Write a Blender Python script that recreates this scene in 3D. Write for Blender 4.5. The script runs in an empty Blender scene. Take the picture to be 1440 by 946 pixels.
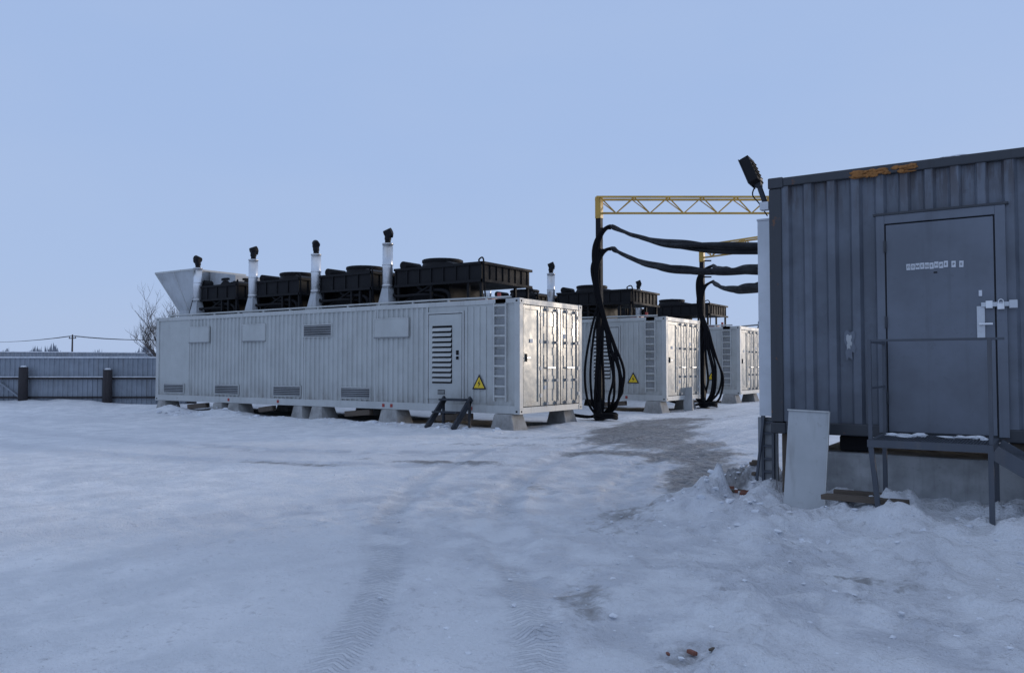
import bpy, math, random
import numpy as np
from mathutils import Vector, Matrix
random.seed(7); np.random.seed(7)
R=math.radians
scene=bpy.context.scene
scene.view_settings.view_transform='Standard'
scene.view_settings.look='None'
scene.view_settings.exposure=0

# ---------------------------------------------------------------- materials
def newmat(name):
    m=bpy.data.materials.new(name); m.use_nodes=True
    nt=m.node_tree
    for n in list(nt.nodes): nt.nodes.remove(n)
    out=nt.nodes.new('ShaderNodeOutputMaterial'); b=nt.nodes.new('ShaderNodeBsdfPrincipled')
    nt.links.new(b.outputs[0],out.inputs[0])
    return m,nt,b
def N(nt,t,**kw):
    n=nt.nodes.new(t)
    for k,v in kw.items(): setattr(n,k,v)
    return n
def noise(nt,vec,scale,detail=4,rough=.55,mscale=None,rot=None):
    if mscale:
        mp=N(nt,'ShaderNodeMapping'); mp.inputs['Scale'].default_value=mscale
        if rot: mp.inputs['Rotation'].default_value=(0,0,rot)
        nt.links.new(vec,mp.inputs[0]); vec=mp.outputs[0]
    n=N(nt,'ShaderNodeTexNoise'); n.inputs['Scale'].default_value=scale
    n.inputs['Detail'].default_value=detail; n.inputs['Roughness'].default_value=rough
    nt.links.new(vec,n.inputs['Vector']); return n.outputs['Fac']
def mrange(nt,v,a,b,c=0.,d=1.):
    n=N(nt,'ShaderNodeMapRange'); n.interpolation_type='SMOOTHSTEP'
    for i,x in enumerate((a,b,c,d)): n.inputs[i+1].default_value=x
    nt.links.new(v,n.inputs[0]); return n.outputs[0]
def mix(nt,f,a,b):
    n=N(nt,'ShaderNodeMix',data_type='RGBA')
    if isinstance(f,(int,float)): n.inputs[0].default_value=f
    else: nt.links.new(f,n.inputs[0])
    for s,x in ((6,a),(7,b)):
        if isinstance(x,tuple): n.inputs[s].default_value=(*x,1) if len(x)==3 else x
        else: nt.links.new(x,n.inputs[s])
    return n.outputs[2]
def mth(nt,op,a,b=None):
    n=N(nt,'ShaderNodeMath',operation=op)
    for i,x in enumerate((a,b)):
        if x is None: continue
        if isinstance(x,(int,float)): n.inputs[i].default_value=x
        else: nt.links.new(x,n.inputs[i])
    return n.outputs[0]
def bump(nt,b,h,strength,dist):
    n=N(nt,'ShaderNodeBump'); n.inputs['Strength'].default_value=strength; n.inputs['Distance'].default_value=dist
    nt.links.new(h,n.inputs['Height']); nt.links.new(n.outputs[0],b.inputs['Normal'])
def paint(name,col,rough=.5,metal=0.,dirt=.35,dirtcol=(.16,.14,.12),var=.12,streak=True,rust=0.,bmp=.15,scale=1.,grime=None,spec=.5,rustz=None):
    m,nt,b=newmat(name)
    tc=N(nt,'ShaderNodeTexCoord').outputs['Object']
    n1=noise(nt,tc,1.3*scale,4,.6)
    dark=tuple(c*(1-var*1.6) for c in col); lite=tuple(min(1,c*(1+var)) for c in col)
    c=mix(nt,mrange(nt,n1,.3,.7),dark,lite)
    if streak:
        n2=noise(nt,tc,1.,4,.6,(9*scale,9*scale,.5*scale))
        c=mix(nt,mrange(nt,n2,.52,.78,0,dirt),c,dirtcol)
    if dirt>.05:
        n3=noise(nt,tc,14*scale,3,.7)
        c=mix(nt,mrange(nt,n3,.6,.75,0,dirt*.8),c,dirtcol)
    if grime:
        sp=N(nt,'ShaderNodeSeparateXYZ'); nt.links.new(tc,sp.inputs[0])
        g=mrange(nt,sp.outputs[2],grime[0],grime[1],1,0)
        g=mth(nt,'MULTIPLY',g,mrange(nt,noise(nt,tc,3,4,.7,(1,1,.5)),.35,.7,.1,.75))
        c=mix(nt,g,c,(.2,.18,.16))
    if rust>0:
        n4=noise(nt,tc,5*scale,5,.7)
        c=mix(nt,mrange(nt,n4,.68-rust*.2,.74-rust*.15),c,(.13,.06,.03))
    if rustz:
        sp=N(nt,'ShaderNodeSeparateXYZ'); nt.links.new(tc,sp.inputs[0])
        g=mrange(nt,sp.outputs[2],rustz[0],rustz[1],0,1)
        g=mth(nt,'MULTIPLY',g,mrange(nt,noise(nt,tc,2,5,.7,(6,6,.8)),.42,.62,0,.75))
        c=mix(nt,g,c,(.05,.035,.03))
    nt.links.new(c,b.inputs['Base Color'])
    b.inputs['Metallic'].default_value=metal
    b.inputs['Specular IOR Level'].default_value=spec
    nt.links.new(mrange(nt,n1,.3,.7,rough-.08,min(1,rough+.12)),b.inputs['Roughness'])
    if bmp: bump(nt,b,noise(nt,tc,2.2*scale,2,.5),bmp,.03)
    return m
M={}
M['white']=paint('container_paint',(.455,.470,.460),.45,dirt=.13,var=.06,grime=(.4,1.2),bmp=.25)
M['white2']=paint('container_trim',(.48,.49,.48),.42,dirt=.3,rust=.12,bmp=.1,var=.06)
M['endpaint']=paint('end_door_paint',(.36,.37,.35),.30,dirt=.2,bmp=.3,var=.07,grime=(.4,1.2),spec=.45)
M['louver']=paint('louver_grey',(.25,.26,.27),.5,dirt=.4)
M['dark']=paint('dark_gap',(.014,.014,.016),.9,dirt=0,bmp=0,streak=False,spec=.2)
M['black']=paint('cooler_black',(.011,.011,.013),.65,dirt=.12,dirtcol=(.05,.05,.055),bmp=.1,spec=.2)
M['rubber']=paint('cable_rubber',(.007,.007,.009),.72,dirt=.0,bmp=0,streak=False,spec=.12)
M['steel']=paint('stack_steel',(.72,.73,.75),.3,metal=.75,dirt=.3,dirtcol=(.3,.28,.25))
M['grey']=paint('hood_sheet',(.44,.46,.48),.5,dirt=.3)
M['shed']=paint('shed_paint',(.128,.145,.178),.5,dirt=.4,dirtcol=(.06,.066,.078),var=.2,bmp=.3,rustz=(3.0,3.75))
M['sheddark']=paint('shed_frame_paint',(.040,.044,.053),.5,dirt=.4,dirtcol=(.02,.02,.022),rust=.3,bmp=.3)
M['sheddoor']=paint('shed_door_paint',(.135,.152,.186),.42,dirt=.32,dirtcol=(.07,.076,.09),var=.14,bmp=.25)
M['galv']=paint('galvanised_box',(.55,.57,.6),.35,metal=.4,dirt=.2)
M['yellow']=paint('yellow_paint',(.55,.33,.06),.5,dirt=.4)
M['darksteel']=paint('painted_steel_dark',(.03,.035,.045),.5,dirt=.3,rust=.1,spec=.3)
M['stair']=paint('stair_steel',(.07,.08,.10),.5,dirt=.3,rust=.1)
M['poleblack']=paint('mast_paint',(.012,.012,.015),.65,dirt=.2,spec=.2,dirtcol=(.04,.04,.04))
M['conc']=paint('concrete',(.40,.41,.42),.9,dirt=.5,dirtcol=(.2,.19,.18),var=.2,bmp=.8,scale=2)
M['concblock']=paint('concrete_block',(.34,.335,.325),.9,dirt=.5,var=.2,bmp=.8,scale=2)
M['fence']=paint('fence_sheet',(.26,.29,.335),.5,dirt=.4)
M['post']=paint('timber_post',(.035,.03,.033),.85,dirt=.4,dirtcol=(.09,.08,.075),bmp=.6)
M['wood']=paint('timber',(.11,.085,.065),.85,dirt=.4,bmp=.6)
M['rust']=paint('rust_foam',(.34,.15,.045),.95,dirt=.8,dirtcol=(.09,.045,.02),bmp=1,scale=6)
M['paper']=paint('paper',(.66,.68,.72),.7,dirt=.1,streak=False)
M['ink']=paint('ink',(.015,.015,.02),.7,dirt=0,bmp=0,streak=False)
M['signy']=paint('sign_yellow',(.80,.55,.02),.4,dirt=.1,bmp=0)
M['red']=paint('red_paint',(.35,.04,.03),.5,dirt=.3)
M['bark']=paint('bark',(.09,.08,.08),.9,dirt=.0,streak=False)
M['far']=paint('hazed_distant_wood',(.20,.23,.28),.9,dirt=.0,streak=False,bmp=0)  # blue-grey haze of distance is put into the wood colour
M['panel']=paint('sheet_panel',(.43,.445,.455),.45,dirt=.3,var=.08)
M['brick']=paint('brick_debris',(.20,.08,.055),.9,dirt=.4,scale=4)
def snowmat(name):
    m,nt,b=newmat(name)
    g=N(nt,'ShaderNodeNewGeometry').outputs['Position']
    c=mix(nt,mrange(nt,noise(nt,g,5,4,.6),.3,.7),(.62,.65,.70),(.84,.86,.90))
    nt.links.new(c,b.inputs['Base Color']); b.inputs['Roughness'].default_value=.75
    bump(nt,b,noise(nt,g,22,4,.65),.5,.03); return m
M['snow']=snowmat('snow_clean')

# ---------------------------------------------------------------- mesh builder
class MB:
    def __init__(s,mats): s.v=[];s.f=[];s.m=[];s.s=[];s.mats=mats
    def mi(s,k): 
        if k not in s.mats: s.mats.append(k)
        return s.mats.index(k)
    def face(s,pts,mat,sm=False):
        b=len(s.v); s.v+= [tuple(p) for p in pts]; s.f.append(tuple(range(b,b+len(pts)))); s.m.append(s.mi(mat)); s.s.append(sm)
    def hexa(s,p,mat):
        b=len(s.v); s.v+=[tuple(x) for x in p]
        for q in ((0,3,2,1),(4,5,6,7),(0,1,5,4),(1,2,6,5),(2,3,7,6),(3,0,4,7)):
            s.f.append(tuple(b+i for i in q)); s.m.append(s.mi(mat)); s.s.append(False)
    def box(s,a,c,mat):
        x0,x1=sorted((a[0],c[0]));y0,y1=sorted((a[1],c[1]));z0,z1=sorted((a[2],c[2]))
        s.hexa([(x0,y0,z0),(x1,y0,z0),(x1,y1,z0),(x0,y1,z0),(x0,y0,z1),(x1,y0,z1),(x1,y1,z1),(x0,y1,z1)],mat)
    def obox(s,c,size,rot,mat):
        sx,sy,sz=[q/2 for q in size]
        P=[(-sx,-sy,-sz),(sx,-sy,-sz),(sx,sy,-sz),(-sx,sy,-sz),(-sx,-sy,sz),(sx,-sy,sz),(sx,sy,sz),(-sx,sy,sz)]
        c=Vector(c); s.hexa([c+rot@Vector(p) for p in P],mat)
    def beam(s,p0,p1,w,h,mat):
        p0=Vector(p0);p1=Vector(p1);d=p1-p0;L=d.length;d.normalize()
        up=Vector((0,0,1)) if abs(d.z)<.95 else Vector((0,1,0))
        x=d;y=up.cross(x).normalized();z=x.cross(y)
        rot=Matrix((x,y,z)).transposed()
        s.obox((p0+p1)/2,(L,w,h),rot,mat)
    def cyl(s,p0,p1,r0,r1,mat,n=16,cap=True):
        p0=Vector(p0);p1=Vector(p1);d=(p1-p0).normalized()
        a=Vector((0,0,1)) if abs(d.z)<.9 else Vector((1,0,0))
        u=d.cross(a).normalized();w=d.cross(u); b=len(s.v)
        for p,r in ((p0,r0),(p1,r1)):
            for i in range(n):
                t=2*math.pi*i/n; s.v.append(tuple(p+r*(math.cos(t)*u+math.sin(t)*w)))
        k=s.mi(mat)
        for i in range(n):
            j=(i+1)%n; s.f.append((b+i,b+j,b+n+j,b+n+i)); s.m.append(k); s.s.append(True)
        if cap:
            s.f.append(tuple(b+i for i in reversed(range(n)))); s.m.append(k); s.s.append(False)
            s.f.append(tuple(b+n+i for i in range(n))); s.m.append(k); s.s.append(False)
    def tube(s,pts,r,mat,n=8,rs=None):
        pts=[Vector(p) for p in pts]; k=s.mi(mat); b=len(s.v)
        prev=None
        for i,p in enumerate(pts):
            d=(pts[min(i+1,len(pts)-1)]-pts[max(i-1,0)]).normalized()
            if prev is None:
                a=Vector((0,0,1)) if abs(d.z)<.9 else Vector((1,0,0)); u=d.cross(a).normalized()
            else: u=(prev-d*prev.dot(d)).normalized()
            prev=u; w=d.cross(u); rr=rs[i] if rs else r
            for j in range(n):
                t=2*math.pi*j/n; s.v.append(tuple(p+rr*(math.cos(t)*u+math.sin(t)*w)))
        for i in range(len(pts)-1):
            for j in range(n):
                q=(j+1)%n; s.f.append((b+i*n+j,b+i*n+q,b+(i+1)*n+q,b+(i+1)*n+j)); s.m.append(k); s.s.append(True)
    def corr(s,O,D,L,Nn,z0,z1,mat,pitch=.278,dep=.036):
        O=Vector(O);D=Vector(D);Nn=Vector(Nn); n=max(1,round(L/pitch)); p=L/n; prof=[]
        for i in range(n):
            b=i*p; prof+=[(b,0),(b+p*.30,0),(b+p*.42,dep),(b+p*.88,dep)]
        prof.append((L,0)); b=len(s.v); k=s.mi(mat)
        for a,q in prof:
            P=O+D*a+Nn*q; s.v.append((P.x,P.y,z0)); s.v.append((P.x,P.y,z1))
        for i in range(len(prof)-1):
            s.f.append((b+2*i,b+2*i+2,b+2*i+3,b+2*i+1)); s.m.append(k); s.s.append(False)
    def obj(s,name,parent=None,bevel=0,loc=None):
        me=bpy.data.meshes.new(name); me.from_pydata(s.v,[],s.f)
        for k in s.mats: me.materials.append(M[k])
        me.polygons.foreach_set('material_index',s.m); me.polygons.foreach_set('use_smooth',s.s); me.update()
        o=bpy.data.objects.new(name,me); scene.collection.objects.link(o)
        if parent: o.parent=parent
        if loc: o.location=loc
        if bevel:
            b=o.modifiers.new('bevel','BEVEL'); b.width=bevel; b.segments=2; b.limit_method='ANGLE'; b.angle_limit=R(50)
        return o
def empty(name,loc=(0,0,0)):
    e=bpy.data.objects.new(name,None); e.location=loc; e.empty_display_size=.3; scene.collection.objects.link(e); return e
def catmull(P,n=10):
    P=[Vector(p) for p in P]; Q=[P[0]*2-P[1]]+P+[P[-1]*2-P[-2]]; out=[]
    for i in range(1,len(Q)-2):
        a,b,c,d=Q[i-1:i+3]
        for k in range(n):
            t=k/n; out.append(.5*((2*b)+(c-a)*t+(2*a-5*b+4*c-d)*t*t+(3*b-a-3*c+d)*t**3))
    out.append(P[-1]); return out

# ---------------------------------------------------------------- numpy noise & ground
def vnoise(x,y,seed=0):
    xi=np.floor(x).astype(np.int64); yi=np.floor(y).astype(np.int64); fx=x-xi; fy=y-yi
    fx=fx*fx*fx*(fx*(fx*6-15)+10); fy=fy*fy*fy*(fy*(fy*6-15)+10)
    def h(a,b):
        q=(a*374761393+b*668265263+seed*1442695041)&0xffffffff
        q=((q^(q>>13))*1274126177)&0xffffffff; q=q^(q>>16)
        return (q&0xffff)/65535.
    return (h(xi,yi)*(1-fx)+h(xi+1,yi)*fx)*(1-fy)+(h(xi,yi+1)*(1-fx)+h(xi+1,yi+1)*fx)*fy-.5
def fbm(x,y,sc,o=4,seed=0,g=.5):
    s=0;a=1
    for i in range(o):
        c,sn=math.cos(i*1.1+.5),math.sin(i*1.1+.5)
        s=s+a*vnoise((x*c-y*sn)*sc+i*17.3,(x*sn+y*c)*sc-i*9.1,seed+i); a*=g; sc*=2.03
    return s
def sst(x,a,b):
    t=np.clip((x-a)/(b-a),0,1); return t*t*(3-2*t)
def segd(x,y,pts):
    best=np.full(x.shape,1e9); bu=np.zeros(x.shape); sg=np.zeros(x.shape); acc=0
    for (ax,ay),(bx,by) in zip(pts[:-1],pts[1:]):
        dx,dy=bx-ax,by-ay; L=math.hypot(dx,dy); t=np.clip(((x-ax)*dx+(y-ay)*dy)/L**2,0,1)
        d=np.hypot(x-ax-t*dx,y-ay-t*dy); m=d<best; best=np.where(m,d,best); bu=np.where(m,acc+t*L,bu)
        cr=((x-ax)*dy-(y-ay)*dx)/L; sg=np.where(m,cr,sg); acc+=L
    return best,bu,sg
def smoothpts(P,n=5): return [(p.x,p.y) for p in catmull([(a,b,0) for a,b in P],n)]
tracksT=[smoothpts([(-1.9,2.6),(-2.23,3.6),(-3.2,4.9),(-4.4,6.5),(-6.0,9.0),(-7.3,12.5),(-7.9,16),(-8.3,24),(-9,40)]),
        smoothpts([(-2.9,2.0),(-3.35,3.3),(-4.5,4.9),(-5.9,6.5),(-7.6,9.2),(-9.0,12.4),(-9.6,15.5),(-9.9,22)])]
tracksS=[smoothpts([(3,4.2),(-1,5.6),(-3.6,7.6),(-5.2,11),(-6.4,16),(-6.9,24),(-7,40)]),
        smoothpts([(3,2.6),(-1.2,4.0),(-4.6,6.6),(-6.6,10.4),(-7.9,15.5),(-8.6,24),(-8.7,40)]),
        smoothpts([(-22,8),(-15,8.2),(-9,9.8),(-6.5,13),(-5.6,18),(-5.5,30)]),
        smoothpts([(-24,10),(-15,10.1),(-10.5,11.2),(-8.2,13.8),(-7.3,18),(-7.2,30)]),
        smoothpts([(-9,1.5),(-7.5,5),(-6.0,9),(-5.6,13),(-6.0,20)])]
def axis(a,b,st,lo,hi):
    c=list(np.arange(a,b,st)); s=st; x=c[-1]
    while x<hi: s*=1.09; x+=s; c.append(x)
    s=st; x=a; pre=[]
    while x>lo: s*=1.09; x-=s; pre.append(x)
    return np.array(pre[::-1]+c)
xs=axis(-15.5,2.5,.045,-1500,1500); ys=axis(2.2,19,.045,-1500,1500)
X,Y=np.meshgrid(xs,ys); 
near=1-sst(np.hypot(X+8,Y-12),60,160)
def height(X,Y):
    h=.05*fbm(X,Y,.22,3,3)+.03*fbm(X,Y,1.3,5,11,.55)
    bank=sst(Y,7.3,8.7)*sst(X,-3.9,-2.6)*(1-sst(Y,11.5,13.5))
    lump=np.clip(fbm(X,Y,2.4,5,21,.55)+.10,0,1)
    h=h+bank*(.07+.13*sst(X,-2.5,-1.2)+.26*lump)
    ridge=np.exp(-((X+3.30-.1*(Y-9))**2)/.16)*sst(Y,7.9,9.0)*(1-sst(Y,10.2,12.5)); h=h+ridge*(.12+.34*lump)
    rough=sst(X,-3.8,-1.4)*sst(Y,2.5,4.5)*(1-sst(Y,8.6,9.2)); h=h+rough*.14*np.clip(fbm(X,Y,2.4,6,31,.62),-.1,1)
    tramp=sst(X,-9,-5)*(1-sst(Y,14,20)); h=h+tramp*.035*np.clip(fbm(X,Y,4.2,3,37,.6),-.15,.5)
    for y0 in (16.88,26.04,33.9):
        b=np.exp(-((Y-(y0-.35))**2)/.35)*sst(-X,11.0,12.2)*(1-sst(-X,26,28)); h=h+b*(.05+.26*np.clip(fbm(X,Y,.8,5,41)+.15,0,1))
    b=np.exp(-((X+10.8)**2)/.15)*sst(Y,16.6,17.2); h=h+b*.10*np.clip(fbm(X,Y,1.1,4,51)+.3,0,1)
    lf=sst(-X,20,29)*(1-sst(-X,60,120)); h=h+lf*.42*np.clip(fbm(X,Y,.4,5,61)+.1,-.08,1)
    return h
H=height(X,Y)*near
TU=np.zeros(X.shape);TM=np.zeros(X.shape);TV=np.zeros(X.shape);pack=np.zeros(X.shape)
fade=1-.75*sst(Y,7,12)
for P in tracksT:
    d,u,sg=segd(X,Y,P); m=1-sst(d,.10,.16); m=m*sst(fbm(X,Y,.8,3,71),-.35,.12)*fade
    TM=np.maximum(TM,m); TU=np.where(d<.4,u,TU); TV=np.where(d<.4,sg,TV)
    H=H-.014*(1-sst(d,.08,.19))+.014*np.exp(-((d-.23)/.05)**2)*(.5+fbm(X,Y,3,3,5)); pack=np.maximum(pack,.38*fade*(1-sst(d,.1,.4)))
for P in tracksS:
    d,u,sg=segd(X,Y,P); H=H-.016*(1-sst(d,.12,.30))+.012*np.exp(-((d-.34)/.07)**2)*(.5+fbm(X,Y,3,3,6)); pack=np.maximum(pack,.6*(1-sst(d,.12,.6)))
rf=random.Random(12)
def footprint(x,y,a,dep):
    i0,i1=np.searchsorted(xs,[x-.25,x+.25]); j0,j1=np.searchsorted(ys,[y-.25,y+.25])
    if i1-i0<2 or j1-j0<2: return
    xx=X[j0:j1,i0:i1]-x; yy=Y[j0:j1,i0:i1]-y; c,s=math.cos(a),math.sin(a); u=xx*c+yy*s; v=-xx*s+yy*c
    q=(u/.15)**2+(v/.06)**2; H[j0:j1,i0:i1]+= -dep*np.exp(-q**1.5)+dep*.35*np.exp(-(np.sqrt(q)-1.5)**2/.1)
for (x,y,a,n) in ((-1.2,3.2,1.9,14),(-1.4,7.6,3.3,12),(-3.4,7.2,2.2,16),(.4,5.2,2.7,16),(-6.5,5.0,1.2,16),(-1.0,8.0,2.6,12),(-11,12.5,1.6,8),(-2.4,6.2,.2,8),(-1.6,4.6,1.3,9)):
    for k in range(n):
        x+=.36*math.cos(a); y+=.36*math.sin(a); a+=rf.uniform(-.12,.12); sd=(-1)**k*.1
        footprint(x-sd*math.sin(a),y+sd*math.cos(a),a+rf.uniform(-.2,.2),rf.uniform(.015,.035))
def blob(cx,cy,rx,ry,ang=0):
    c,s=math.cos(R(ang)),math.sin(R(ang)); a=(X-cx)*c+(Y-cy)*s; b=-(X-cx)*s+(Y-cy)*c
    return np.exp(-((a/rx)**2+(b/ry)**2))
dirt=1.1*blob(-4.1,10.6,.5,1.3,15)+.80*blob(-5.0,13.3,.8,2.4,20)+.82*blob(-7.0,16.8,1.5,4.0,22)+.8*blob(-9.3,22.5,1.4,5,5)+.6*blob(-8.8,18.2,1.0,2.2,20)
dirt+=.95*blob(-8.6,10.7,1.7,.40,20)+.8*blob(-10.4,9.2,1.3,.28,15)+.82*blob(-2.75,5.0,.30,.75,20)+.65*blob(-1.7,4.35,.25,.35)+.66*blob(-1.2,6.6,.9,.3,10)+.55*blob(-9.8,13.5,1.5,.5,20)
dirt+=.7*blob(-2.2,8.6,.9,.3)+.75*blob(-3.2,9.6,.3,.5)+.6*blob(-7,13.2,2,.4,30)+.6*blob(-3.6,7.2,.5,.9,30)+.5*blob(-.9,5.4,.5,.4)+.55*blob(-5.8,9.2,.4,1.0,25)+.6*blob(-3.9,8.4,.4,.7,10)+.45*blob(-7.8,15.5,1.8,1.5)+.5*blob(-10.5,15.2,1.4,.4,10)
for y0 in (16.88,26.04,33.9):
    dirt=np.maximum(dirt,1.3*sst(Y,y0+.15,y0+.7)*(1-sst(Y,y0+2.6,y0+3.2))*sst(X,-26.3,-25.7)*(1-sst(X,-12.0,-11.3)))  # bare earth, plus the shade beneath each container painted into this mask
pack=np.clip(pack+.75*blob(-5.5,12,2.6,7,18)+.6*blob(-5.0,8,3.2,3)+.7*blob(-1.8,6,2.2,2)+.5*blob(-11,11,6,1.6,15),0,1)
ny,nx=X.shape
verts=np.stack([X,Y,H],-1).reshape(-1,3)
idx=np.arange(nx*ny).reshape(ny,nx)
F=np.stack([idx[:-1,:-1],idx[:-1,1:],idx[1:,1:],idx[1:,:-1]],-1).reshape(-1,4)
me=bpy.data.meshes.new('ground')
me.vertices.add(len(verts)); me.vertices.foreach_set('co',verts.ravel())
me.loops.add(F.size); me.loops.foreach_set('vertex_index',F.ravel().astype(np.int32))
me.polygons.add(len(F)); me.polygons.foreach_set('loop_start',np.arange(0,F.size,4,dtype=np.int32))
me.polygons.foreach_set('use_smooth',np.ones(len(F),dtype=bool))
me.update(calc_edges=True)
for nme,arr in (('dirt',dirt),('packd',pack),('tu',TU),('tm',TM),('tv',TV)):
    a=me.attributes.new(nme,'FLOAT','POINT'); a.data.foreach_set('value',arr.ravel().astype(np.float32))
g=bpy.data.objects.new('snowy_ground',me); scene.collection.objects.link(g)
m,nt,b=newmat('snow_yard')
pos=N(nt,'ShaderNodeNewGeometry').outputs['Position']
def attr(n): return N(nt,'ShaderNodeAttribute',attribute_name=n).outputs['Fac']
nA=noise(nt,pos,.35,4,.6); nB=noise(nt,pos,1.9,5,.62); nC=noise(nt,pos,10,5,.7); nD=noise(nt,pos,55,2,.6)
nS=noise(nt,pos,1.,5,.68,(1.3,.45,1),R(-25)); nW=noise(nt,pos,1.,4,.6,(1.8,.35,1),R(20))
c=mix(nt,mrange(nt,nB,.35,.65),(.73,.75,.785),(.89,.90,.925))
pk=mth(nt,'MULTIPLY',attr('packd'),mrange(nt,nB,.36,.58))
c=mix(nt,mth(nt,'MULTIPLY',pk,.85),c,(.52,.54,.59))
c=mix(nt,mrange(nt,nA,.48,.68,0,.45),c,(.62,.64,.69))
c=mix(nt,mrange(nt,nW,.50,.70,0,.30),c,(.55,.57,.62))
sm=mth(nt,'MULTIPLY',mrange(nt,nC,.55,.68),mrange(nt,nB,.42,.58)); c=mix(nt,mth(nt,'MULTIPLY',sm,.45),c,(.38,.38,.40))
speck=mth(nt,'MULTIPLY',mrange(nt,nD,.68,.74),mrange(nt,nA,.35,.6,.15,.8)); c=mix(nt,mth(nt,'MULTIPLY',speck,.6),c,(.17,.15,.14))
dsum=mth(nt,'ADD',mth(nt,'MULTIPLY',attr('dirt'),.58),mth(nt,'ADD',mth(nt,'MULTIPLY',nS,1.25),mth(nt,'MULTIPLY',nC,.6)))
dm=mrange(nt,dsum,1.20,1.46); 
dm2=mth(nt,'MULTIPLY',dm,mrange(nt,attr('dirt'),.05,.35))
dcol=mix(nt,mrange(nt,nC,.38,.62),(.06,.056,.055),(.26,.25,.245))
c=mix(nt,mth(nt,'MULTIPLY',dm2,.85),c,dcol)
tr=mth(nt,'SINE',mth(nt,'MULTIPLY',mth(nt,'ADD',attr('tu'),mth(nt,'MULTIPLY',mth(nt,'ABSOLUTE',attr('tv')),.8)),85.))
trm=mth(nt,'MULTIPLY',mrange(nt,tr,-.3,.4),attr('tm'))
c=mix(nt,mth(nt,'MULTIPLY',trm,.26),c,(.40,.42,.47))
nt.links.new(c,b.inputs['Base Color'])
nt.links.new(mrange(nt,pk,0,1,.8,.42),b.inputs['Roughness'])
hh=mth(nt,'ADD',mth(nt,'MULTIPLY',nC,1.1),mth(nt,'MULTIPLY',nD,.28))
hh=mth(nt,'SUBTRACT',hh,mth(nt,'MULTIPLY',trm,.30))
bump(nt,b,hh,.9,.055)
me.materials.append(m)

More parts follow.
